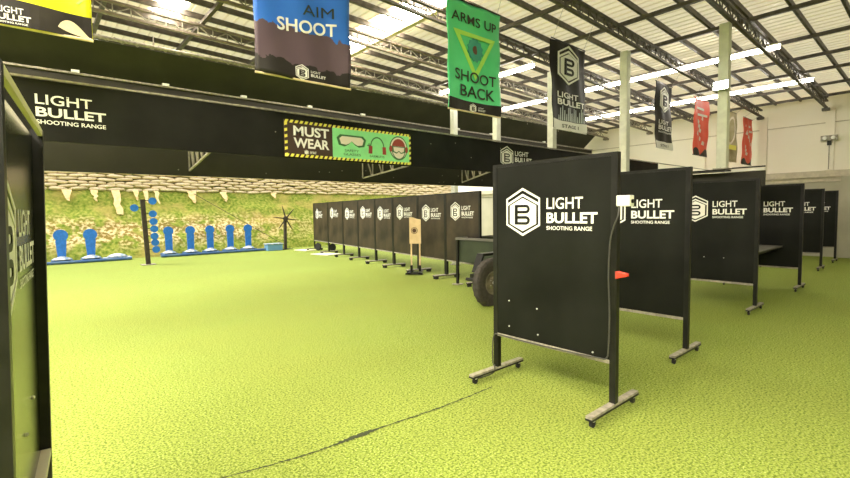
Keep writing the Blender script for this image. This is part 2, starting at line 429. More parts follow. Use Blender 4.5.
# wall lamp
t = thing('wall_lamp', 'small twin-headed wall lamp with conduit on the cream wall', 'lamp', (WX - .035, 2.62, 3.62))
MB().box(-.10, 0, -.20, .20, 0, .16).build('housing', M['steel'], t, bevel=.01)
for s in (-1, 1): MB().lathe([(.05, -.16), (.06, -.10), (.03, -.08)], (0, s * .1, .08), 'x', 12).build('lamp_head', M['white'], t)
MB().box(-.05, 0, -.05, .05, -.14, 0).build('junction_box', M['frame'], t)
MB().bar((-.012, 0, -.14), (-.012, 0, -.88), .02).build('conduit', M['steel'], t)

# ------------------------------------------------------------------ overhead baffles
FY = 5.4
t = thing('overhead_baffle', 'low black overhead baffle with the large white lettering and the warning sign', 'baffle', (0, FY, 0))
MB().box(-5, 13.2, 0, .04, 2.29, 2.83).build('front_board', M['baffle_front'], t)
MB().box(-5, 13.2, .80, .84, 2.085, 2.75).build('rear_board', M['baffle'], t)
MB().bar((-5, .0, 2.845), (WX - .2, .0, 2.845), .03, .018).build('top_rail', M['steel'], t)
b = MB()
random.seed(3)
for k in range(26):
    x = random.uniform(.2, 9); z = random.uniform(2.12, 2.28) if k % 3 else random.uniform(2.4, 2.75); y = .797 if k % 3 else -.003
    b.lathe([(.008, 0), (.008, -.004)], (x, y, z), 'y', 6)
b.build('rivet', M['steel'], t)
for x0, x1 in ((1.52, 1.58), (4.05, 4.5), (6.3, 6.36)):
    b = MB(); A = Vector((x0, .79, 2.15)); B = Vector((x1, .05, 2.33)); 
    b.bar(A, B, .022, .022)
    for k in range(5):
        p = A.lerp(B, k / 5); q = A.lerp(B, (k + .9) / 5)
        b.bar(p, (p.x, p.y, 2.7), .016); 
        if k < 4: b.bar((p.x, p.y, 2.7), q, .016)
    b.build('lattice_brace', M['steel'], t)
l = MB()
l.add(*text_data('LIGHT', .085, .50, 2.615, 2.705, .012)); l.add(*text_data('BULLET', .085, .605, 2.505, 2.59, .028)); l.add(*text_data('SHOOTING RANGE', .085, .60, 2.44, 2.478, .016))
l.build('lettering', M['white'], t)
e = MB(); emblem(e, 6.67, 2.585, .36); e.build('emblem', [M['white'], M['baffle']], t)
l = MB(); l.add(*text_data('LIGHT', 6.90, 7.31, 2.615, 2.705, .012)); l.add(*text_data('BULLET', 6.90, 7.42, 2.505, 2.59, .028)); l.add(*text_data('SHOOTING RANGE', 6.90, 7.4, 2.44, 2.478, .016))
l.build('lettering', M['white'], t)

t = thing('overhead_baffle', 'middle black overhead baffle behind the columns with bright clips on its top rail', 'baffle', (0, 10.5, 0))
MB().box(-5, WX - .15, 0, .05, 3.2, 4.17).build('front_board', M['baffle'], t)
MB().bar((-5, -.01, 4.19), (WX - .15, -.01, 4.19), .05, .035).build('top_rail', M['steel'], t)
clip = MB().box(-.06, .06, -.05, .02, 0, .05).mesh('clip', M['white'])
for x in (.75, 2.2, 3.75, 5.35, 6.9, 10.5, 12.1, 15.2): link('clip', clip, t, (x, 0, 4.2))
t = thing('overhead_baffle', 'highest black baffle tilted back under the end of the roof', 'baffle', (0, 10.35, 0))
b = MB(); b.add([(-5, 0, 4.82), (WX - .1, 0, 4.82), (WX - .1, .75, 4.15), (-5, .75, 4.15), (-5, .05, 4.84), (WX - .1, .05, 4.84), (WX - .1, .80, 4.17), (-5, .80, 4.17)],
             [(0, 1, 2, 3), (7, 6, 5, 4), (0, 4, 5, 1), (3, 2, 6, 7), (0, 3, 7, 4), (1, 5, 6, 2)])
b.build('front_board', M['baffle'], t)
MB().tube([(-5, -.02, 4.88), (WX - .1, -.02, 4.88)], .035, 8).build('top_rail', M['steel'], t, smooth=True)
b = MB(); x = -5
while x < WX - .6:
    b.bar((x, .0, 4.83), (x + .12, .0, 4.93), .014); b.bar((x + .12, 0, 4.93), (x + .24, 0, 4.83), .014); x += .24
for x in range(-4, 18, 2): b.bar((x, .05, 4.85), (x, .02, 5.15 - .03 * x + .02), .02)
b.build('lattice', M['steel'], t)

t = thing('header_beam', 'short black header board with white top edge behind the third partition', 'beam', (9.80, 0, 0))
MB().box(-.02, .05, 2.2, 5.3, 1.98, 2.24).build('front_board', M['baffle'], t)
MB().box(-.32, .05, 2.72, 5.3, 2.26, 2.288).build('bearing_plate', M['frame'], t)
MB().box(-.02, .05, 2.2, 2.71, 2.25, 2.285).build('top_rail', M['white'], t)
MB().bar((.02, 2.2, 2.315), (.02, 2.71, 2.315), .025).build('upper_rail', M['frame'], t)
MB().box(0, .05, 4.35, 4.40, 0, 1.98).build('support_post', M['frame'], t)
MB().box(0, .05, 5.25, 5.30, 0, 1.98).build('support_post', M['frame'], t)

# ------------------------------------------------------------------ MUST WEAR sign
SX = 2.40
t = thing('warning_sign', 'MUST WEAR safety glasses and earmuffs sign with hazard border on the low baffle', 'sign', (SX, FY - .02, 2.305))
W_, H_ = 1.98, .45
MB().box(0, W_, 0, .015, 0, H_).build('backing', M['maroon'], t)
MB().box(.66, W_ - .03, -.004, 0, .03, H_ - .03).build('green_field', M['mint'], t)
b = MB()
n = 30; st = W_ / n
for k in range(n):
    for z in (0, H_ - .035): b.prism([(k * st, z), (k * st + st * .55, z), (k * st + st * .55 + (.02 if k < n - 1 else 0), z + .035), (k * st + (.02 if k < n - 1 else 0), z + .035)], -.005, 0)
n = 6; st = H_ / n
for k in range(n):
    for x in (0, W_ - .035): b.prism([(x, k * st), (x + .035, k * st + .012), (x + .035, k * st + st * .62), (x, k * st + st * .5)], -.0055, 0)
b.build('border_stripes', M['yellow'], t)
b = MB(); b.add(*text_data('MUST', .115, .61, .262, .385, .03)); b.add(*text_data('WEAR', .115, .61, .115, .238, .03))
b.add(*text_data('LIGHT BULLET', .33, .42, .052, .082, .02)); emblem(b, .285, .067, .055, dark=None)
b.build('lettering', M['white'], t)
b = MB(); b.add(*text_data('SAFETY', .84, 1.06, .118, .15, .01, .006)); b.add(*text_data('GLASSES', .82, 1.09, .068, .10, .01, .006))
b.add(*text_data('EARMUFFS', 1.24, 1.49, .068, .10, .01, .006)); b.add(*text_data('+', 1.20, 1.26, .20, .26, .03, .006))
b.build('caption', M['mintdark'], t)
gog = [(.77, .34), (1.13, .34), (1.18, .295), (1.15, .20), (1.06, .185), (1.0, .215), (.95, .26), (.90, .215), (.84, .185), (.75, .20), (.72, .295)]
b = MB(); b.prism(gog, -.008, -.004, 0)
g2 = [((x - .95) * .83 + .95, (z - .265) * .72 + .265) for x, z in gog]
b.prism(g2, -.010, -.004, 1); b.build('goggles_picture', [M['mintdark'], M['goggle']], t)
b = MB()
for k in range(12):
    a0, a1 = PI * k / 12, PI * (k + 1) / 12
    P = lambda a, r: (1.37 + r * math.cos(a), .215 + r * 1.2 * math.sin(a))
    b.prism([P(a0, .12), P(a1, .12), P(a1, .105), P(a0, .105)], -.007, -.004, 0)
for s in (-1, 1): b.prism([(1.37 + s * .12 - .03, .12), (1.37 + s * .12 + .03, .12), (1.37 + s * .115 + .03, .225), (1.37 + s * .115 - .025, .225)], -.009, -.004, 1)
b.build('earmuffs_picture', [M['mintdark'], M['redpaint']], t)
def disc(cx, cz, rx, rz, n=24, a0=0, a1=2 * PI): return [(cx + rx * math.cos(a0 + (a1 - a0) * k / n), cz + rz * math.sin(a0 + (a1 - a0) * k / n)) for k in range(n + (0 if a1 - a0 > 6.2 else 1))]
b = MB(); hx, hz = 1.75, .225
b.prism(disc(hx, hz + .005, .165, .175), -.006, -.004, 0); b.prism(disc(hx, hz + .005, .150, .158), -.0065, -.004, 1)
b.prism(disc(hx, hz - .01, .13, .15), -.007, -.004, 0); b.prism(disc(hx, hz - .01, .115, .135), -.008, -.004, 1)
b.prism(disc(hx, hz + .02, .12, .12, 14, .1, PI - .1), -.009, -.004, 2)
b.prism([(hx - .11, hz - .055), (hx - .04, hz - .075), (hx, hz - .045), (hx + .04, hz - .075), (hx + .11, hz - .055), (hx + .12, hz + .03), (hx - .12, hz + .03)], -.010, -.004, 0)
b.prism([(hx - .09, hz - .042), (hx - .04, hz - .058), (hx, hz - .03), (hx + .04, hz - .058), (hx + .09, hz - .042), (hx + .10, hz + .018), (hx - .10, hz + .018)], -.011, -.004, 1)
for s in (-1, 1): b.prism(disc(hx + s * .145, hz - .01, .028, .045, 12), -.0095, -.004, 2)
b.build('head_picture', [M['mintdark'], M['goggle'], M['redpaint']], t)

# ------------------------------------------------------------------ partitions on castors
def caster(parent, x, y):
    c = MB().box(x - .018, x + .018, y - .012, y + .012, .045, .075).build('caster', M['galv'], parent)
    MB().lathe([(.012, -.014), (.028, -.012), (.028, .012), (.012, .014)], (x, y, .028), 'x', 14).build('caster_wheel', M['rubber'], parent)
def partition(w, label, loc, rot, group, board=None, recess=0., casters=True, logo=True, bolts=(), bh=2.03, foot=.74, foot_m=None, rail=None, lz=1.585, lx=.335, z0=.40, pt=.05, ls=1.0, top_m=None):
    t = thing('partition_panel', label, 'partition', loc, rot, group)
    fm = M['frame']; p = pt; y0 = -p / 2 + recess; bd = board or M['board']
    MB().box(-w / 2 + p, w / 2 - p, y0 + .004, y0 + .022, z0 + .03, bh - .03).build('board', bd, t)
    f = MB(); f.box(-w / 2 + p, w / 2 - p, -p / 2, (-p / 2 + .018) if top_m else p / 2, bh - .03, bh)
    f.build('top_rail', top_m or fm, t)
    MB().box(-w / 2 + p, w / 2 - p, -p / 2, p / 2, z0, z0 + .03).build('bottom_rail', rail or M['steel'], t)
    for s in (-1, 1):
        x = s * (w / 2 - p / 2)
        MB().box(x - p / 2, x + p / 2, -p / 2, p / 2, .08, bh).build('post', fm, t)
        ft = MB().box(x - .026, x + .026, -foot / 2, foot / 2, .075, .095, 0).build('foot', foot_m or M['steel'], t)
        MB().box(x - .028, x + .028, -foot / 2 - .002, foot / 2 + .002, .060, .0755).build('foot_channel', fm, ft)
        if casters:
            for q in (-1, 1): caster(ft, x, q * (foot / 2 - .05))
        else:
            MB().box(x - .03, x + .03, -foot / 2 + .02, -foot / 2 + .1, 0, .06).build('foot_pad', M['rubber'], ft)
            MB().box(x - .03, x + .03, foot / 2 - .1, foot / 2 - .02, 0, .06).build('foot_pad', M['rubber'], ft)
    if logo: put_logo(t, -w / 2 + lx, y0 + .003, lz, ls)
    for bx, bz in bolts:
        MB().lathe([(.008, 0), (.008, -.005), (.004, -.009)], (bx, y0 + .003, bz), 'y', 8).build('bolt', M['galv'], t)
    return t
R = -PI / 2
G1 = 'free-standing black partitions between the firing lanes'
pa = [(3.37, 2.27, 'large black partition on castors nearest the viewer, with the whole logo in view'),
      (5.26, 2.42, 'black partition directly behind the nearest one, its hexagon half hidden'),
      (8.32, 2.53, 'third black partition with two white bolt heads below the lettering'),
      (11.1, 2.48, 'fourth black partition, seen above the dark bench top'),
      (14.93, 2.73, 'fifth black partition of the right row, only its right end in view'),
      (17.31, 2.77, 'farthest black partition of the right row, next to the grey wall')]
bl = {0: ((-.42, .76), (-.11, .73), (-.42, .52), (-.10, .50), (.42, .46)), 2: ((.16, .80), (-.12, .80))}
PAN = []
for i, (x, y, lb) in enumerate(pa):
    PAN.append(partition(1.22, lb, (x, y, 0), R, G1, bolts=bl.get(i, ())))
# the partition at the left edge, seen almost edge-on
u = Vector((.09 + .02, 3.01 - 1.7)); ln = u.length
lp = partition(ln, 'black partition at the left edge of the picture, seen nearly edge-on', (-.064, 2.355, 0), math.atan2(u.y, u.x), G1,
          recess=.036, pt=.048, board=M['gloss'], bolts=((.02, .74), (.30, .80)), lx=.34, lz=1.50, rail=M['stone'], top_m=M['stone'], ls=1.12)  # cream top rail: light along the edge and dust put into its colour
lp.rotation_euler.x = .028
# downrange row
LP = [(9.31, 18.16), (8.98, 16.29), (8.69, 14.65), (8.45, 13.25), (8.21, 11.89), (7.99, 10.66), (7.74, 9.23), (7.51, 7.93), (7.27, 6.6)]
LL = ['farthest panel of the downrange row, beside the grass berm', 'second panel from the far end of the downrange row', 'third panel from the far end of the downrange row',
      'fourth panel from the far end of the downrange row', 'fifth panel from the far end of the downrange row', 'downrange panel just left of the cardboard target stand',
      'downrange panel directly behind the wooden target stand', 'nearest panel of the downrange row, behind the green cart']
for i in range(8):
    a = Vector(LP[i]); c = Vector(LP[i + 1]); d = c - a; m = (a + c) / 2; w = d.length - .012
    if i == 7: w = d.length
    partition(w, 'weathered black partition, ' + LL[i], (m.x, m.y, 0), math.atan2(d.y, d.x), 'black partitions lining the downrange side',
              board=M['board_old'], casters=False, foot=.72, lz=1.60 if i % 2 else 1.57, lx=.12 + w * .22, z0=.42, ls=1.0)

# things hung on the nearest partition
t = thing('control_box', 'white plastic box with a round black socket, on the post of the nearest partition', 'box', (3.37, 1.625, 1.66)); t.scale = (.8, .75, .75)
MB().box(-.04, .05, -.085, .055, -.055, .055).build('housing', M['column'], t, bevel=.008)
MB().lathe([(.018, 0), (.022, -.012), (.012, -.014)], (-.0, -.085, -.005), 'y', 14).build('socket', M['lens_black'], t)
MB().lathe([(.008, 0), (.008, -.02)], (-.04, .02, -.055), 'z', 8).build('cable_gland', M['frame'], t)
t = thing('plastic_wedge', 'small red plastic wedge sticking out of the nearest partition post', 'wedge', (3.36, 1.62, 1.10)); t.scale = (.8, .72, .62)
b = MB(); b.add([(-.04, .055, -.045), (-.04, .055, .045), (.03, .055, .045), (.03, .055, -.045), (-.03, -.06, -.01), (-.03, -.06, .028), (.02, -.06, .028), (.02, -.06, -.01)],
                [(0, 1, 2, 3), (4, 7, 6, 5), (0, 4, 5, 1), (1, 5, 6, 2), (2, 6, 7, 3), (3, 7, 4, 0)])
b.build('body', M['red'], t, bevel=.008)
MB().box(-.042, .032, .045, .058, -.047, .047).build('rim', M['redpaint'], t)
# cable from the box down the post and along the bottom edge, tail at the left foot
def smooth_pts(P, n=8):
    P = [Vector(p) for p in P]; out = []
    for i in range(len(P) - 1):
        p0, p1, p2, p3 = P[max(i - 1, 0)], P[i], P[i + 1], P[min(i + 2, len(P) - 1)]
        for k in range(n):
            s = k / n; out.append(.5 * ((2 * p1) + (-p0 + p2) * s + (2 * p0 - 5 * p1 + 4 * p2 - p3) * s * s + (-p0 + 3 * p1 - 3 * p2 + p3) * s ** 3))
    out.append(P[-1]); return out
cp = [(3.335, 1.64, 1.62), (3.315, 1.64, 1.54), (3.315, 1.67, 1.47), (3.32, 1.70, 1.35), (3.32, 1.71, 1.1), (3.32, 1.70, .8), (3.32, 1.705, .55), (3.32, 1.72, .45), (3.32, 1.80, .435),
      (3.32, 2.1, .425), (3.32, 2.5, .42), (3.32, 2.78, .425), (3.32, 2.85, .41), (3.315, 2.868, .3), (3.31, 2.86, .13), (3.30, 2.83, .12), (3.29, 2.84, .05), (3.2, 2.90, .012), (3.1, 2.93, .012)]
b = MB(); b.tube(smooth_pts(cp), .006, 8)
b.build('power_cable', M['cable'], smooth=True, label='grey cable looping down the post and along the bottom edge of the nearest partition', cat='cable')

# ------------------------------------------------------------------ shelf between the third and fourth partitions
t = thing('shelf', 'grey plank shelf spanning between the third and fourth partitions', 'shelf', (0, 0, 0))
MB().box(8.36, 11.06, 2.16, 2.95, .81, .84).build('shelf_board', M['grey'], t, bevel=.005)
for y in (2.25, 2.85): MB().box(8.36, 11.06, y - .02, y + .02, .76, .81).build('batten', M['frame'], t)

# ------------------------------------------------------------------ target stand
ra = math.atan2(-.62, .35)
t = thing('target_stand', 'cardboard target with a round hole on two wooden legs and a black steel base', 'target', (7.50, 9.08, 0), math.atan2(-.654, .757) - .12)
b = MB()
o = [(-.15, .78), (.15, .78), (.15, 1.40), (.05, 1.42), (-.06, 1.46), (-.15, 1.46)]
b.prism(o, -.012, 0); b.build('target_board', M['wood'], t)
MB().lathe([(.055, 0), (.055, -.004)], (-.02, -.012, 1.12), 'y', 18).build('hole', M['hole'], t)
b = MB(); ring = disc(-.02, 1.12, .085, .085, 20); b.ring(ring, disc(-.02, 1.12, .07, .07, 20), -.014, -.012); b.build('scorch_ring', M['hole'], t)
for s in (-1, 1): MB().box(s * .11 - .018, s * .11 + .018, 0, .03, .08, .90).build('leg', M['wood'], t)
for s in (-1, 1):
    MB().box(s * .13 - .03, s * .13 + .03, -.33, .33, .02, .07).build('foot', M['frame'], t)
    MB().box(s * .11 - .03, s * .11 + .03, -.02, .05, .07, .22).build('socket', M['frame'], t)
MB().box(-.13, .13, -.02, .02, .03, .06).build('cross_bar', M['frame'], t)
MB().box(-.22, .22, -.33, -.29, .02, .06).build('front_bar', M['frame'], t)

# ------------------------------------------------------------------ olive cart
t = thing('cart', 'dark olive steel cart with a flat spoked-hub tyre, half hidden by the nearest partition', 'cart', (0, 0, 0))
b = MB(); b.box(7.05, 9.3, 5.55, 7.05, .50, .54)
b.box(7.05, 7.09, 5.55, 7.05, .54, 1.0); b.box(9.26, 9.3, 5.55, 7.05, .54, 1.0); b.box(7.09, 9.26, 5.55, 5.59, .54, 1.0); b.box(7.09, 9.26, 7.01, 7.05, .54, 1.0)
b.build('body', M['olive'], t)
b = MB(); b.box(7.0, 9.35, 5.50, 5.56, .98, 1.03); b.box(7.0, 9.35, 7.04, 7.10, .98, 1.03); b.box(7.0, 7.06, 5.56, 7.04, .98, 1.03); b.box(9.29, 9.35, 5.56, 7.04, .98, 1.03)
b.build('rim', M['grey'], t)
MB().box(7.0, 7.05, 7.04, 7.09, 0.02, .98).build('post', M['frame'], t)
MB().box(6.93, 7.12, 6.98, 7.15, 0, .02).build('base_plate', M['steel'], t)
MB().box(9.25, 9.3, 7.04, 7.09, 0, .98).build('post', M['frame'], t)
b = MB(); b.prism([(5.60, .57), (5.74, .88), (7.06, .88), (7.06, .85), (5.77, .85), (5.64, .56)], 5.16, 5.30); b.prism([(5.72, .85), (7.06, .85), (7.06, .70), (6.55, .70), (6.40, .82), (5.80, .82)], 5.28, 5.30)
b.build('fender', M['frame'], t)
MB().box(6.0, 7.06, 5.62, 5.72, .36, .46).build('chassis_rail', M['frame'], t)
MB().box(7.0, 9.2, 5.62, 5.72, .40, .50).build('chassis_rail', M['frame'], t)
def wheel(x, y):
    wb = MB(); n = 40; R0 = .405; prof = [(.20, -.07), (.30, -.10), (.37, -.10), (.405, -.07), (.41, 0), (.405, .07), (.37, .10), (.30, .10), (.20, .07)]
    v = []; f = []
    for r, h in prof:
        for k in range(n):
            a = 2 * PI * k / n; rr = r + (.012 if (k % 2 and r > .36) else 0); z = rr * math.sin(a)
            hh = h; lim = -.375
            if z < lim: hh = h * (1 + 1.2 * (lim - z) / .05 * .3); z = lim - .001 * (len(prof))
            v.append((x + rr * math.cos(a), y + hh * .72, .386 + z))
    m = len(prof)
    for i in range(m):
        i2 = (i + 1) % m
        for k in range(n):
            k2 = (k + 1) % n; f.append((i * n + k, i * n + k2, i2 * n + k2, i2 * n + k))
    wb.add(v, f); tw = wb.build('tyre', M['tyre'], t)
    MB().lathe([(.205, .05), (.205, -.045), (.19, -.055), (.17, -.02), (.10, -.01), (.09, -.04), (.04, -.05)], (x, y, .386), 'y', 28).build('hub', M['hub'], tw)
    b = MB()
    for k in range(5):
        a = 2 * PI * k / 5; b.lathe([(.012, -.03), (.012, -.01)], (x + .07 * math.cos(a), y - .015, .386 + .07 * math.sin(a)), 'y', 6)
    b.lathe([(.028, -.07), (.028, -.04)], (x, y, .386), 'y', 12)
    b.build('wheel_nut', M['galv'], tw)
wheel(5.87, 5.10); wheel(8.55, 5.36)
MB().tube([(5.87, 5.14, .386), (5.87, 5.68, .386)], .03, 8).build('axle', M['frame'], t)
MB().tube([(8.55, 5.42, .386), (8.55, 5.8, .386)], .03, 8).build('axle', M['frame'], t)

# small items at the far end of the downrange row
t = thing('wheel_set', 'pair of small dark wheels on an axle under the far downrange panels', 'wheels', (9.42, 17.4, .17), math.atan2(-.98, .3))
for s in (-.42, .42): MB().lathe([(.05, -.03), (.16, -.03), (.17, 0), (.16, .03), (.05, .03)], (s, 0, 0), 'x' if 0 else 'y', 18).build('wheel', M['rubber'], t)
MB().tube([(-.42, 0, 0), (.42, 0, 0)], .015, 6).build('axle', M['frame'], t)
for (x, y, s, lb) in ((8.62, 15.9, 1, 'pale flat slab on the turf at the second downrange panel'), (8.95, 18.35, .8, 'pale flat slab on the turf at the farthest downrange panel')):
    MB().box(-.35 * s, .35 * s, -.5 * s, .5 * s, 0, .03).build('stone_slab', M['stone'], None, (x, y, 0), bevel=.008, label=lb, cat='slab', rotz=.2)

# ------------------------------------------------------------------ blue steel targets
def popper(x, label, big):
    y = 20.0
    k = 1.0 if big else .86
    t = thing('popper_target', label, 'target', (x, y, 0), 0, 'blue round-headed steel targets below the berm')
    pts = []
    r = .205 * k; hz = 1.17 - r
    a0 = math.radians(-48)
    for i in range(21):
        a = a0 + (PI + 2 * abs(a0)) * i / 20; pts.append((r * math.cos(a), hz + r * math.sin(a)))
    bw = .11 * k if big else .12
    pts += [(-.155 * k, hz - r * .9), (-bw, .22), (bw, .22), (.155 * k, hz - r * .9)]
    MB().prism(pts, -.015, .015).build('plate', M['blue'], t)
    MB().lathe([(.26 * k, 0), (.29 * k, .02), (.22 * k, .06), (.13 * k, .09), (.08, .13)], (0, 0, .13), 'z', 9).build('hinge_cover', M['paleblue'], t)
    MB().box(-.10 * k, .10 * k, -.06, .06, .16, .26).build('bracket', M['blue'], t)
    b = MB()
    for s in (-1, 1): b.box(s * .26 * k - .03, s * .26 * k + .03, -.3, .3, 0, .13)
    b.box(-.27 * k, .27 * k, -.06, .06, .04, .12)
    b.build('base_frame', M['railblue'], t)
for x, lb, bg in ((.76, 'leftmost of the seven blue round-headed steel targets', 1), (1.58, 'second blue steel target from the left, left of the dark post', 1),
                  (4.05, 'first blue steel target right of the dark post', 0), (4.83, 'second blue steel target right of the dark post', 0),
                  (5.57, 'third blue steel target right of the dark post', 0), (6.37, 'fourth blue steel target right of the dark post', 0), (7.12, 'rightmost blue steel target, beside the pale blue box', 0)):
    popper(x, lb, bg)
for x0, x1, lb in ((-.2, 2.75, 'low blue pipe rail under the two left targets'), (3.7, 7.9, 'low blue pipe rail under the five right targets')):
    b = MB(); b.tube([(x0, 19.64, .06), (x1, 19.64, .06)], .05, 8)
    b.build('base_rail', M['railblue'], label=lb, cat='rail', group='blue rails under the targets')
t = thing('floor_mount', 'empty pale blue target mount at the end of the left rail', 'mount', (2.35, 19.98, 0))
MB().lathe([(.30, .11), (.32, .14), (.22, .2), (.1, .24)], (0, 0, 0), 'z', 18).build('hinge_cover', M['paleblue'], t, smooth=True)
MB().box(-.42, .42, -.25, .25, 0, .11).build('base_frame', M['paleblue'], t)
t = thing('plastic_box', 'pale blue oblong box on the turf left of the spinning star target', 'box', (8.05, 19.55, 0))
MB().box(-.33, .33, -.2, .2, 0, .27).build('box_body', M['boxblue'], t, bevel=.01)
MB().box(-.36, .36, -.23, .23, .27, .31).build('lid', M['paleblue'], t, bevel=.008)
# plate tree
t = thing('plate_tree', 'dark leaning post with a column of small blue discs', 'target', (2.86, 17.2, 0))
MB().bar((.0, 0, 0), (-.08, 0, 2.13), .13, .10).build('pole', M['darkwood'], t)
MB().box(-.2, .2, -.2, .2, 0, .02).build('base_plate', M['steel'], t)
for x, z in ((-.32, 1.86), (.20, 2.08), (.19, 1.66), (.20, 1.41), (.21, 1.17), (.21, .93), (.22, .72), (.24, .49)):
    d = MB().lathe([(.115, -.01), (.115, .01)], (x, -.03, z), 'y', 22).build('disc', M['blue'], t)
    MB().bar((x * .9, -.005, z), (-.03, -.005, z + .02), .022).build('arm', M['frame'], d)
# star spinner
t = thing('star_target', 'dark spinning star target with pointed arms on a post', 'target', (8.68, 19.75, 0))
MB().bar((0, 0, .02), (.03, 0, 1.40), .11, .11).build('pole', M['darkwood'], t)
MB().box(-.25, .25, -.25, .25, 0, .02).build('base_plate', M['frame'], t)
MB().lathe([(.10, -.10), (.12, -.06), (.06, 0)], (.03, 0, 1.38), 'y', 14).build('hub', M['darkwood'], t)
for k, a in enumerate((105, 150 + 22, 232, 300, 352, 48)):
    c, s = math.cos(math.radians(a)), math.sin(math.radians(a)); L_ = .62 if k != 1 else .66
    px_, pz_ = -s, c
    P = [(.03 + c * .06 + px_ * .03, 1.38 + s * .06 + pz_ * .03), (.03 + c * L_ * .7 + px_ * .02, 1.38 + s * L_ * .7 + pz_ * .02), (.03 + c * L_, 1.38 + s * L_), (.03 + c * L_ * .7 - px_ * .02, 1.38 + s * L_ * .7 - pz_ * .02), (.03 + c * .06 - px_ * .03, 1.38 + s * .06 - pz_ * .03)]
    MB().prism(P, -.09, -.07).build('arm', M['darkwood'], t)

# ------------------------------------------------------------------ berm, sandbags, torn sacks
b = MB(); nx, ny = 170, 26; x0, x1 = -6, 32
prof = lambda s: (20.3 + 2.3 * s, 2.62 * (s ** .9)) if s <= 1 else (22.6 + (s - 1) * .6, 2.62 + (s - 1) * .25)
for j in range(ny + 1):
    s = j / ny * 1.0
    for i in range(nx + 1):
        x = x0 + (x1 - x0) * i / nx; y, z = prof(s)
        n_ = noise.noise(Vector((x * .9, y * 1.2, z * 1.3))) * .10 + noise.noise(Vector((x * 3, y * 4, z * 4))) * .05
        k = min(1, s * 6) * min(1, (1 - s) * 8 + .2)
        b.v.append((x, y - n_ * k, max(z + n_ * k * .6, -.01)))
for j in range(ny):
    for i in range(nx):
        a = j * (nx + 1) + i; b.f.append((a, a + 1, a + nx + 2, a + nx + 1)); b.mi.append(0)
n0 = len(b.v)
b.add([(x0, 22.6, 2.6), (x1, 22.6, 2.6), (x1, 22.95, 2.6), (x0, 22.95, 2.6), (x1, 23.1, 3.75), (x0, 23.1, 3.75), (x1, 24.5, 3.75), (x0, 24.5, 3.75), (x1, 24.6, 0), (x0, 24.6, 0)],
      [(0, 1, 2, 3), (3, 2, 4, 5), (5, 4, 6, 7), (7, 6, 8, 9)])
b.build('grass_berm', M['berm'], smooth=True, kind='structure', label='grassy earth berm with stony patches closing the range', cat='berm')
# one sandbag mesh, then copies
def bag_mesh(seed):
    rnd = random.Random(seed); m = MB(); nu, nv = 14, 8; L_, W__, T = .318, .19, .068
    for j in range(nv + 1):
        ph = -PI / 2 + PI * j / nv
        for i in range(nu):
            th = 2 * PI * i / nu
            c, s = math.cos(th), math.sin(th); cp_, sp_ = math.cos(ph), math.sin(ph)
            e = lambda q, p: math.copysign(abs(q) ** p, q)
            m.v.append((L_ * e(cp_, .5) * e(c, .6) * (1 + rnd.uniform(-.03, .03)), W__ * e(cp_, .5) * e(s, .6), T * e(sp_, .8) * (1 + .1 * math.sin(3 * th + seed))))
    for j in range(nv):
        for i in range(nu):
            i2 = (i + 1) % nu; m.f.append((j * nu + i, j * nu + i2, (j + 1) * nu + i2, (j + 1) * nu + i)); m.mi.append(0)
    return m.mesh('sandbag', M['bag'], smooth=True)
bags = [bag_mesh(k) for k in range(4)]
rnd = random.Random(11); count = 0
first = None
for row in range(7):
    z = 2.70 + row * .135; x = .25 + (row % 2) * .31
    while x < 25.2 and count < 296:
        me = bags[rnd.randrange(4)]
        if first is None:
            first = o = link('sandbag', me, None, (0, 0, 0), label='sun-bleached sandbag in the stacked wall on top of the grass berm', cat='sandbag', group='sandbags stacked on the berm')
        else:
            o = first.copy(); o.data = me; COL.objects.link(o)
        o.location = (x, 22.70 + row * .03 + rnd.uniform(-.02, .02), z + rnd.uniform(-.022, .022))
        o.rotation_euler = (rnd.uniform(-.15, .15), rnd.uniform(-.11, .11), rnd.uniform(-.14, .14)); o.scale = (rnd.uniform(.92, 1.06), rnd.uniform(.9, 1.1), rnd.uniform(.8, 1.05))
        x += .625; count += 1
def sack(x, w, h, label, kind=0):
    m = MB(); n = 5; rr = random.Random(int(x * 100)); cols = []
    for j in range(n + 1):
        s = j / n; ww = w * (1 - s * (.75 if kind == 0 else .15)) * (1 + rr.uniform(-.12, .12)); off = rr.uniform(-.04, .04)
        z = 2.66 - s * h; y = 22.42 - s * h * .80 - .05
        for q in (-1, 1): m.v.append((x + off + q * ww / 2, y + (.02 if q > 0 else 0), z + rr.uniform(-.02, .02) - (.05 if q > 0 and j == n else 0)))
        for q in (-1, 1): m.v.append((x + off + q * ww / 2, y + .03, z))
    for j in range(n):
        a = j * 4; c = a + 4
        m.f += [(a, a + 1, c + 1, c), (a + 2, c + 2, c + 3, a + 3), (a, c, c + 2, a + 2), (a + 1, a + 3, c + 3, c + 1)]; m.mi += [0] * 4
    m.f += [(0, 2, 3, 1), (n * 4, n * 4 + 1, n * 4 + 3, n * 4 + 2)]; m.mi += [0, 0]
    m.build('torn_sack', M['tan'], label=label, cat='torn sack', group='torn sacks hanging from the sandbag wall')
for x, w, h, lb, k in ((1.15, .34, .42, 'torn tan sack hanging at the left end of the sandbag wall', 0), (2.0, .26, .42, 'small torn sack above the second blue target', 0),
                       (2.68, .26, .95, 'long straight strip of sack hanging left of the dark post', 1), (3.38, .22, .38, 'narrow torn sack just left of the dark post', 0),
                       (3.75, .2, .5, 'narrow torn sack left behind the top disc', 0), (4.15, .18, .55, 'torn sack strip right of the top disc', 0), (5.55, .42, .5, 'forked torn sack above the first target right of the post', 0),
                       (6.9, .34, .42, 'pointed torn sack above the third target right of the post', 0), (9.3, .3, .25, 'short torn sack above the rightmost target', 0)):
    sack(x, w, h, lb, k)
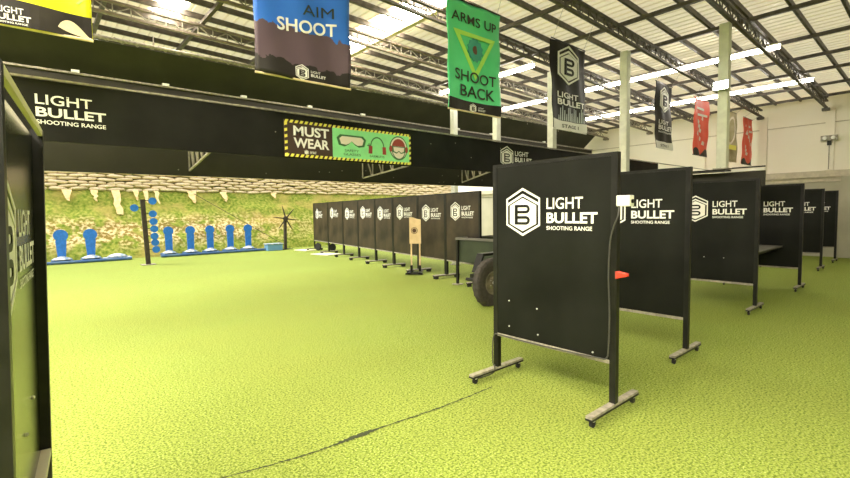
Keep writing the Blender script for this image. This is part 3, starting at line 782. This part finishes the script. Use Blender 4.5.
m = MB(); m.tube([(5.6 + i * .52, 22.3 - i * .34, 2.56 - i * .385) for i in range(7)], .012, 5)
m.build('rope', M['darkwood'], label='thin dark rope running slantwise down the berm above the blue box', cat='rope')

# ------------------------------------------------------------------ hanging banners
BZ = 3.03; BH = 1.5
def wave(seed, amp):
    return lambda x, z: amp * math.sin(x * 5.3 + seed * 1.7 + z * .8) * (.6 + .4 * math.sin(z * 2 + seed)) + amp * .4 * math.sin(x * 13 + z * 3 + seed)
def banner(x0, x1, label, m, seed, prints=(), amp=.02, sag=.0, rods=True, lbmat=None, bh=BH, skew=0, rod_m=None):
    t = thing('hanging_banner', label, 'banner', (x0, 4.6, BZ), 0, 'vinyl banners hung from the roof truss')
    w = x1 - x0; wf = wave(seed, amp)
    def W2(x, y, z):
        e = max(0, abs(x / w - .5) * 2 - .8) * .06
        return (x + skew * (1 - z / bh) * .05, y + wf(x, z) + e * math.sin(z * 9 + seed), z - .02 * math.sin(x / w * PI) * (1 - z / bh))
    g = MB(); nx, nz = 26, 34
    for s in (0, 1):
        for j in range(nz + 1):
            for i in range(nx + 1): g.v.append(W2(w * i / nx, s * .004, bh * j / nz))
    q = (nx + 1) * (nz + 1)
    for j in range(nz):
        for i in range(nx):
            a = j * (nx + 1) + i; g.f.append((a, a + 1, a + nx + 2, a + nx + 1)); g.mi.append(0)
            g.f.append((q + a, q + a + nx + 1, q + a + nx + 2, q + a + 1)); g.mi.append(0)
    for j in range(nz):
        for i in (0, nx):
            a = j * (nx + 1) + i; g.f.append((a, a + nx + 1, q + a + nx + 1, q + a)); g.mi.append(0)
    for i in range(nx):
        for j in (0, nz):
            a = j * (nx + 1) + i; g.f.append((a, a + 1, q + a + 1, q + a)); g.mi.append(0)
    g.build('sheet', m, t, smooth=True)
    for nm, mb, mm in prints:
        mb.v = [W2(p[0], p[1] - .006, p[2]) for p in mb.v]; mb.build(nm, mm, t)
    b = MB(); b.tube([(.0 + skew * .05, wf(0, 0) * .5, -.012), (w + skew * .05, wf(w, 0) * .5, -.012)], .012, 8); b.build('bottom_rod', rod_m or M['white'], t)
    MB().tube([(0, 0, bh + .008), (w, 0, bh + .008)], .01, 8).build('top_rod', M['frame'], t)
    for i, x in enumerate((.06, w - .06)): MB().tube([(x, 0, bh), (x, -.2, 5.19 - BZ - .03 * (x0 + x))], .004, 5).build('hanging_cord', M['steel'], t)
    return t
def txt(*rows):
    b = MB()
    for r in rows: b.add(*text_data(*r))
    return b
# yellow
YM = mat('banner_yellow', (.86, .86, .02), .35)
blk = MB()
N_ = 20
def patch(x0, x1, z0, z1, nx=10, nz=6, mi=0, y=0):
    b = MB()
    for j in range(nz + 1):
        for i in range(nx + 1): b.v.append((x0 + (x1 - x0) * i / nx, y, (z0(i / nx) if callable(z0) else z0) * (1 - j / nz) + (z1(i / nx) if callable(z1) else z1) * j / nz))
    for j in range(nz):
        for i in range(nx):
            a = j * (nx + 1) + i; b.f.append((a, a + 1, a + nx + 2, a + nx + 1)); b.mi.append(mi)
    return b
swoosh = patch(.88, 1.09, lambda s: .05 * (1 - s) ** 2 + .005, lambda s: .05 * (1 - s) ** 2 + .012 + .11 * math.sin(min(1, s * 1.1) * PI) ** .8 * (1 - s * .5), 14, 5, y=-.003)
zig = MB()
for k in range(7): zig.prism([(1.02, .26 + k * .09), (1.055, .30 + k * .09), (1.02, .35 + k * .09), (1.0, .35 + k * .09), (1.03, .30 + k * .09), (1.0, .26 + k * .09)], -.002, 0)
lt = txt(('LIGHT', .53, .68, .085, .13, .012, .008), ('BULLET', .50, .72, .035, .077, .028, .008), ('SHOOTING RANGE', .51, .70, .012, .025, .016, .008))
emblem(lt, .43, .10, .17, d=.008, dark=1)
banner(-.64, .46, 'yellow and black hanging banner cut off by the top left corner', YM, 1,
       [('black_band', patch(.004, 1.096, .0, lambda s: .215 - .045 * s, 20, 8), M['banner_black']), ('swoosh', swoosh, M['bag']), ('zigzag', zig, M['lime']), ('lettering', lt, [M['white'], M['banner_black']])], rod_m=M['bag'])
# blue
BM = banner_material('banner_blue', [(0, (.016, .013, .012)), (.15, (.105, .068, .092)), (.49, (.025, .16, .68))], .22, 9, rough=.55)
lt = txt(('SHOOT', .23, .93, .50, .635, .02, .008)); lt2 = txt(('AIM', .52, .90, .69, .80, .0, .008))
for q in (lt, lt2): q.v = [(x, y, z + (x - .58) * .12) for x, y, z in q.v]
lg = txt(('LIGHT', .60, .72, .10, .125, .012, .006), ('BULLET', .60, .79, .06, .09, .03, .006)); emblem(lg, .50, .09, .15, d=.006)
banner(1.77, 2.87, 'blue hanging banner reading AIM SHOOT with a mottled dark lower part', BM, 2, [('lettering', lt, M['white']), ('dark_lettering', lt2, M['banner_text']), ('logo', lg, [M['white'], M['banner_black']])], amp=.025, rod_m=M['bag'])
# green
GM = mat('banner_green', (.09, .66, .27), .35, col2=(.12, .74, .32), nscale=2)
tri = MB(); A_ = [(.12, 1.10), (.98, 1.10), (.55, .47)]; c_ = (.55, .89); B_ = [(c_[0] + (x - c_[0]) * .72, c_[1] + (z - c_[1]) * .72) for x, z in A_]
tri.ring(A_, B_, -.004, 0)
gear = MB(); gp = []
for k in range(24):
    a = 2 * PI * k / 24; r = .17 if k % 2 else .145; gp.append((.55 + r * math.cos(a), .885 + r * math.sin(a)))
gear.prism(gp, -.006, 0); cen = MB(); cen.prism(disc(.55, .885, .06, .06, 16), -.009, 0)
lt = txt(('ARMS UP', .08, 1.0, 1.21, 1.34, .01, .008), ('SHOOT', .13, .98, .42, .57, .012, .010), ('BACK', .24, .95, .21, .37, .012, .008))
lg = txt(('LIGHT', .60, .72, .075, .095, .012, .006), ('BULLET', .60, .76, .04, .065, .03, .006)); emblem(lg, .50, .07, .12, d=.006)
banner(4.42, 5.52, 'green hanging banner reading ARMS UP SHOOT BACK with a yellow triangle', GM, 3,
       [('black_band', patch(.004, 1.096, .0, .155, 20, 4), M['banner_black']), ('triangle', tri, M['lime']), ('gear_picture', gear, M['teal']), ('gear_centre', cen, M['brown']), ('lettering', lt, M['banner_text']), ('logo', lg, [M['white'], M['banner_black']])], amp=.015, rod_m=M['bag'])
# black stage banners
def stage(x0, x1, label, seed, glare):
    k = (x1 - x0) / 1.1
    lt = txt(('LIGHT', .18 * k, .80 * k, .555, .655, .012, .006), ('BULLET', .18 * k, 1.02 * k, .43, .535, .028, .006)); emblem(lt, .50 * k, 1.13, .62 * k, d=.014)
    if not glare: lt.add(*text_data('SHOOTING RANGE', .18 * k, .98 * k,   .36, .40, .016, .006))
    st = txt(('STAGE 1', .30 * k, .82 * k, .045, .105, .02, .008))
    pr = [('white_band', patch(.004, 1.096 * k, .0, .16, 20, 4, y=-.002), M['white']), ('logo', lt, [M['white'], M['banner_black']]), ('lettering', st, M['cable'])]
    if glare:
        fr = MB()
        for q in range(16):
            x = .20 + q * .053; fr.prism([(x, .17), (x + .03, .17), (x + .022, .25 + .17 * abs(math.sin(q * 2.3))), (x + .008, .25 + .17 * abs(math.sin(q * 2.3)))], -.003, 0)
        pr.append(('glare_streaks', fr, mat('glare_print', (.55, .60, .60), .4)))  # pale streaks stand in for glare on the vinyl
    banner(x0, x1, label, M['banner_black'], seed, pr, amp=.03, skew=1)
stage(6.87, 7.97, 'black hanging banner with the hexagon logo, beside the green banner', 4, True)
stage(11.03, 12.0, 'smaller-looking black logo banner to the left of the red banners', 5, False)
def red_banner(x0, x1, label, seed):
    w = x1 - x0; fig = MB(); rr = random.Random(seed)
    for q in range(7):
        cx = rr.uniform(.25, .8) * w; cz = .35 + q * .11; s = rr.uniform(.04, .10)
        fig.prism([(cx - s, cz - .03), (cx + s * .6, cz - .06), (cx + s, cz + .03), (cx - s * .3, cz + .07)], -.003, 0)
    top = MB()
    for q, (a, c) in enumerate(((.25, .75), (.35, .9))): top.box(a * w, c * w, -.003, 0, 1.22 - q * .16, 1.28 - q * .16)
    banner(x0, x1, label, M['redb'], seed, [('dark_band', patch(.003, w - .003, 0, lambda s: .12 + .08 * math.sin(s * 9), 16, 4), M['banner_black']), ('figure_print', fig, M['goggle']), ('headline_bars', top, M['goggle'])], amp=.03, rod_m=M['banner_black'])
red_banner(13.38, 14.46, 'red hanging banner with pale shapes, just left of the thick white column', 6)
kf = MB(); kf.ring(disc(.42, .95, .2, .42, 20), disc(.42, .95, .15, .36, 20), -.003, 0); 
kb = MB(); kb.box(.1, .7, -.004, 0, .36, .50)
banner(16.2, 17.0, 'khaki hanging banner with a yellow block, just right of the thick white column', M['khaki'], 7, [('ring_print', kf, M['goggle']), ('yellow_block', kb, M['yellow'])], amp=.05, rod_m=M['khaki'])
red_banner(17.75, 18.75, 'farthest red hanging banner close to the cream wall', 8)

# ------------------------------------------------------------------ seam in the turf
m = MB(); SP = [(.5, 2.93), (.82, 2.85), (1.27, 2.76), (1.6, 2.74), (1.92, 2.73), (2.45, 2.69), (3.10, 2.69)]; rr = random.Random(5)
pts = smooth_pts([(x, y, 0) for x, y in SP], 40); n = len(pts) - 1; L_ = []; R_ = []
for i, c in enumerate(pts):
    s = i / n; wd = .004 + .009 * rr.random() ** 2; j_ = noise.noise(Vector((s * 40, 0, 0))) * .008
    if .44 < s < .69: wd += .022 * math.sin((s - .44) / .25 * PI) * rr.uniform(.35, 1.2)
    L_.append((c.x, c.y + wd + j_, .003)); R_.append((c.x, c.y - wd * .8 + j_, .003))
m.v = L_ + R_
for i in range(n): m.f.append((i, i + 1, n + 2 + i, n + 1 + i)); m.mi.append(0)
m.build('trim_2', M['seam'], kind='structure', label='dark open seam between two strips of turf', cat='seam')

# ------------------------------------------------------------------ light
w = bpy.data.worlds.new('World'); sc.world = w; w.use_nodes = True
bg = w.node_tree.nodes['Background']; bg.inputs[0].default_value = (1.0, .97, .92, 1); bg.inputs[1].default_value = 2.0
sl = bpy.data.lights.new('sun', 'SUN'); sl.energy = 6.0; sl.angle = math.radians(30); sl.color = (1, .93, .78)
so = bpy.data.objects.new('sun', sl); COL.objects.link(so)
so.rotation_euler = Vector((.60, -.45, -1)).to_track_quat('-Z', 'Y').to_euler()
sc.cycles.use_denoising = True
sc.cycles.max_bounces = 8; sc.cycles.diffuse_bounces = 5

# ------------------------------------------------------------------ camera
cam = bpy.data.cameras.new('camera'); co = bpy.data.objects.new('camera', cam); COL.objects.link(co)
Rt = Vector((.75658527, -.65373276, -.01456711)); Dn = Vector((-.04996318, -.03558292, -.998117)); Fw = Vector((.65198344, .75588844, -.05958408))
mw = Matrix(((Rt.x, -Dn.x, -Fw.x, 0), (Rt.y, -Dn.y, -Fw.y, 0), (Rt.z, -Dn.z, -Fw.z, 1.6), (0, 0, 0, 1)))
co.matrix_world = mw
cam.sensor_width = 36; cam.lens = 456.7247 * 36 / 850; cam.clip_start = .02
sc.camera = co
sc.view_settings.view_transform = 'Standard'; sc.view_settings.look = 'None'; sc.view_settings.gamma = 1; sc.view_settings.use_curve_mapping = False
sc.view_settings.exposure = 0.03
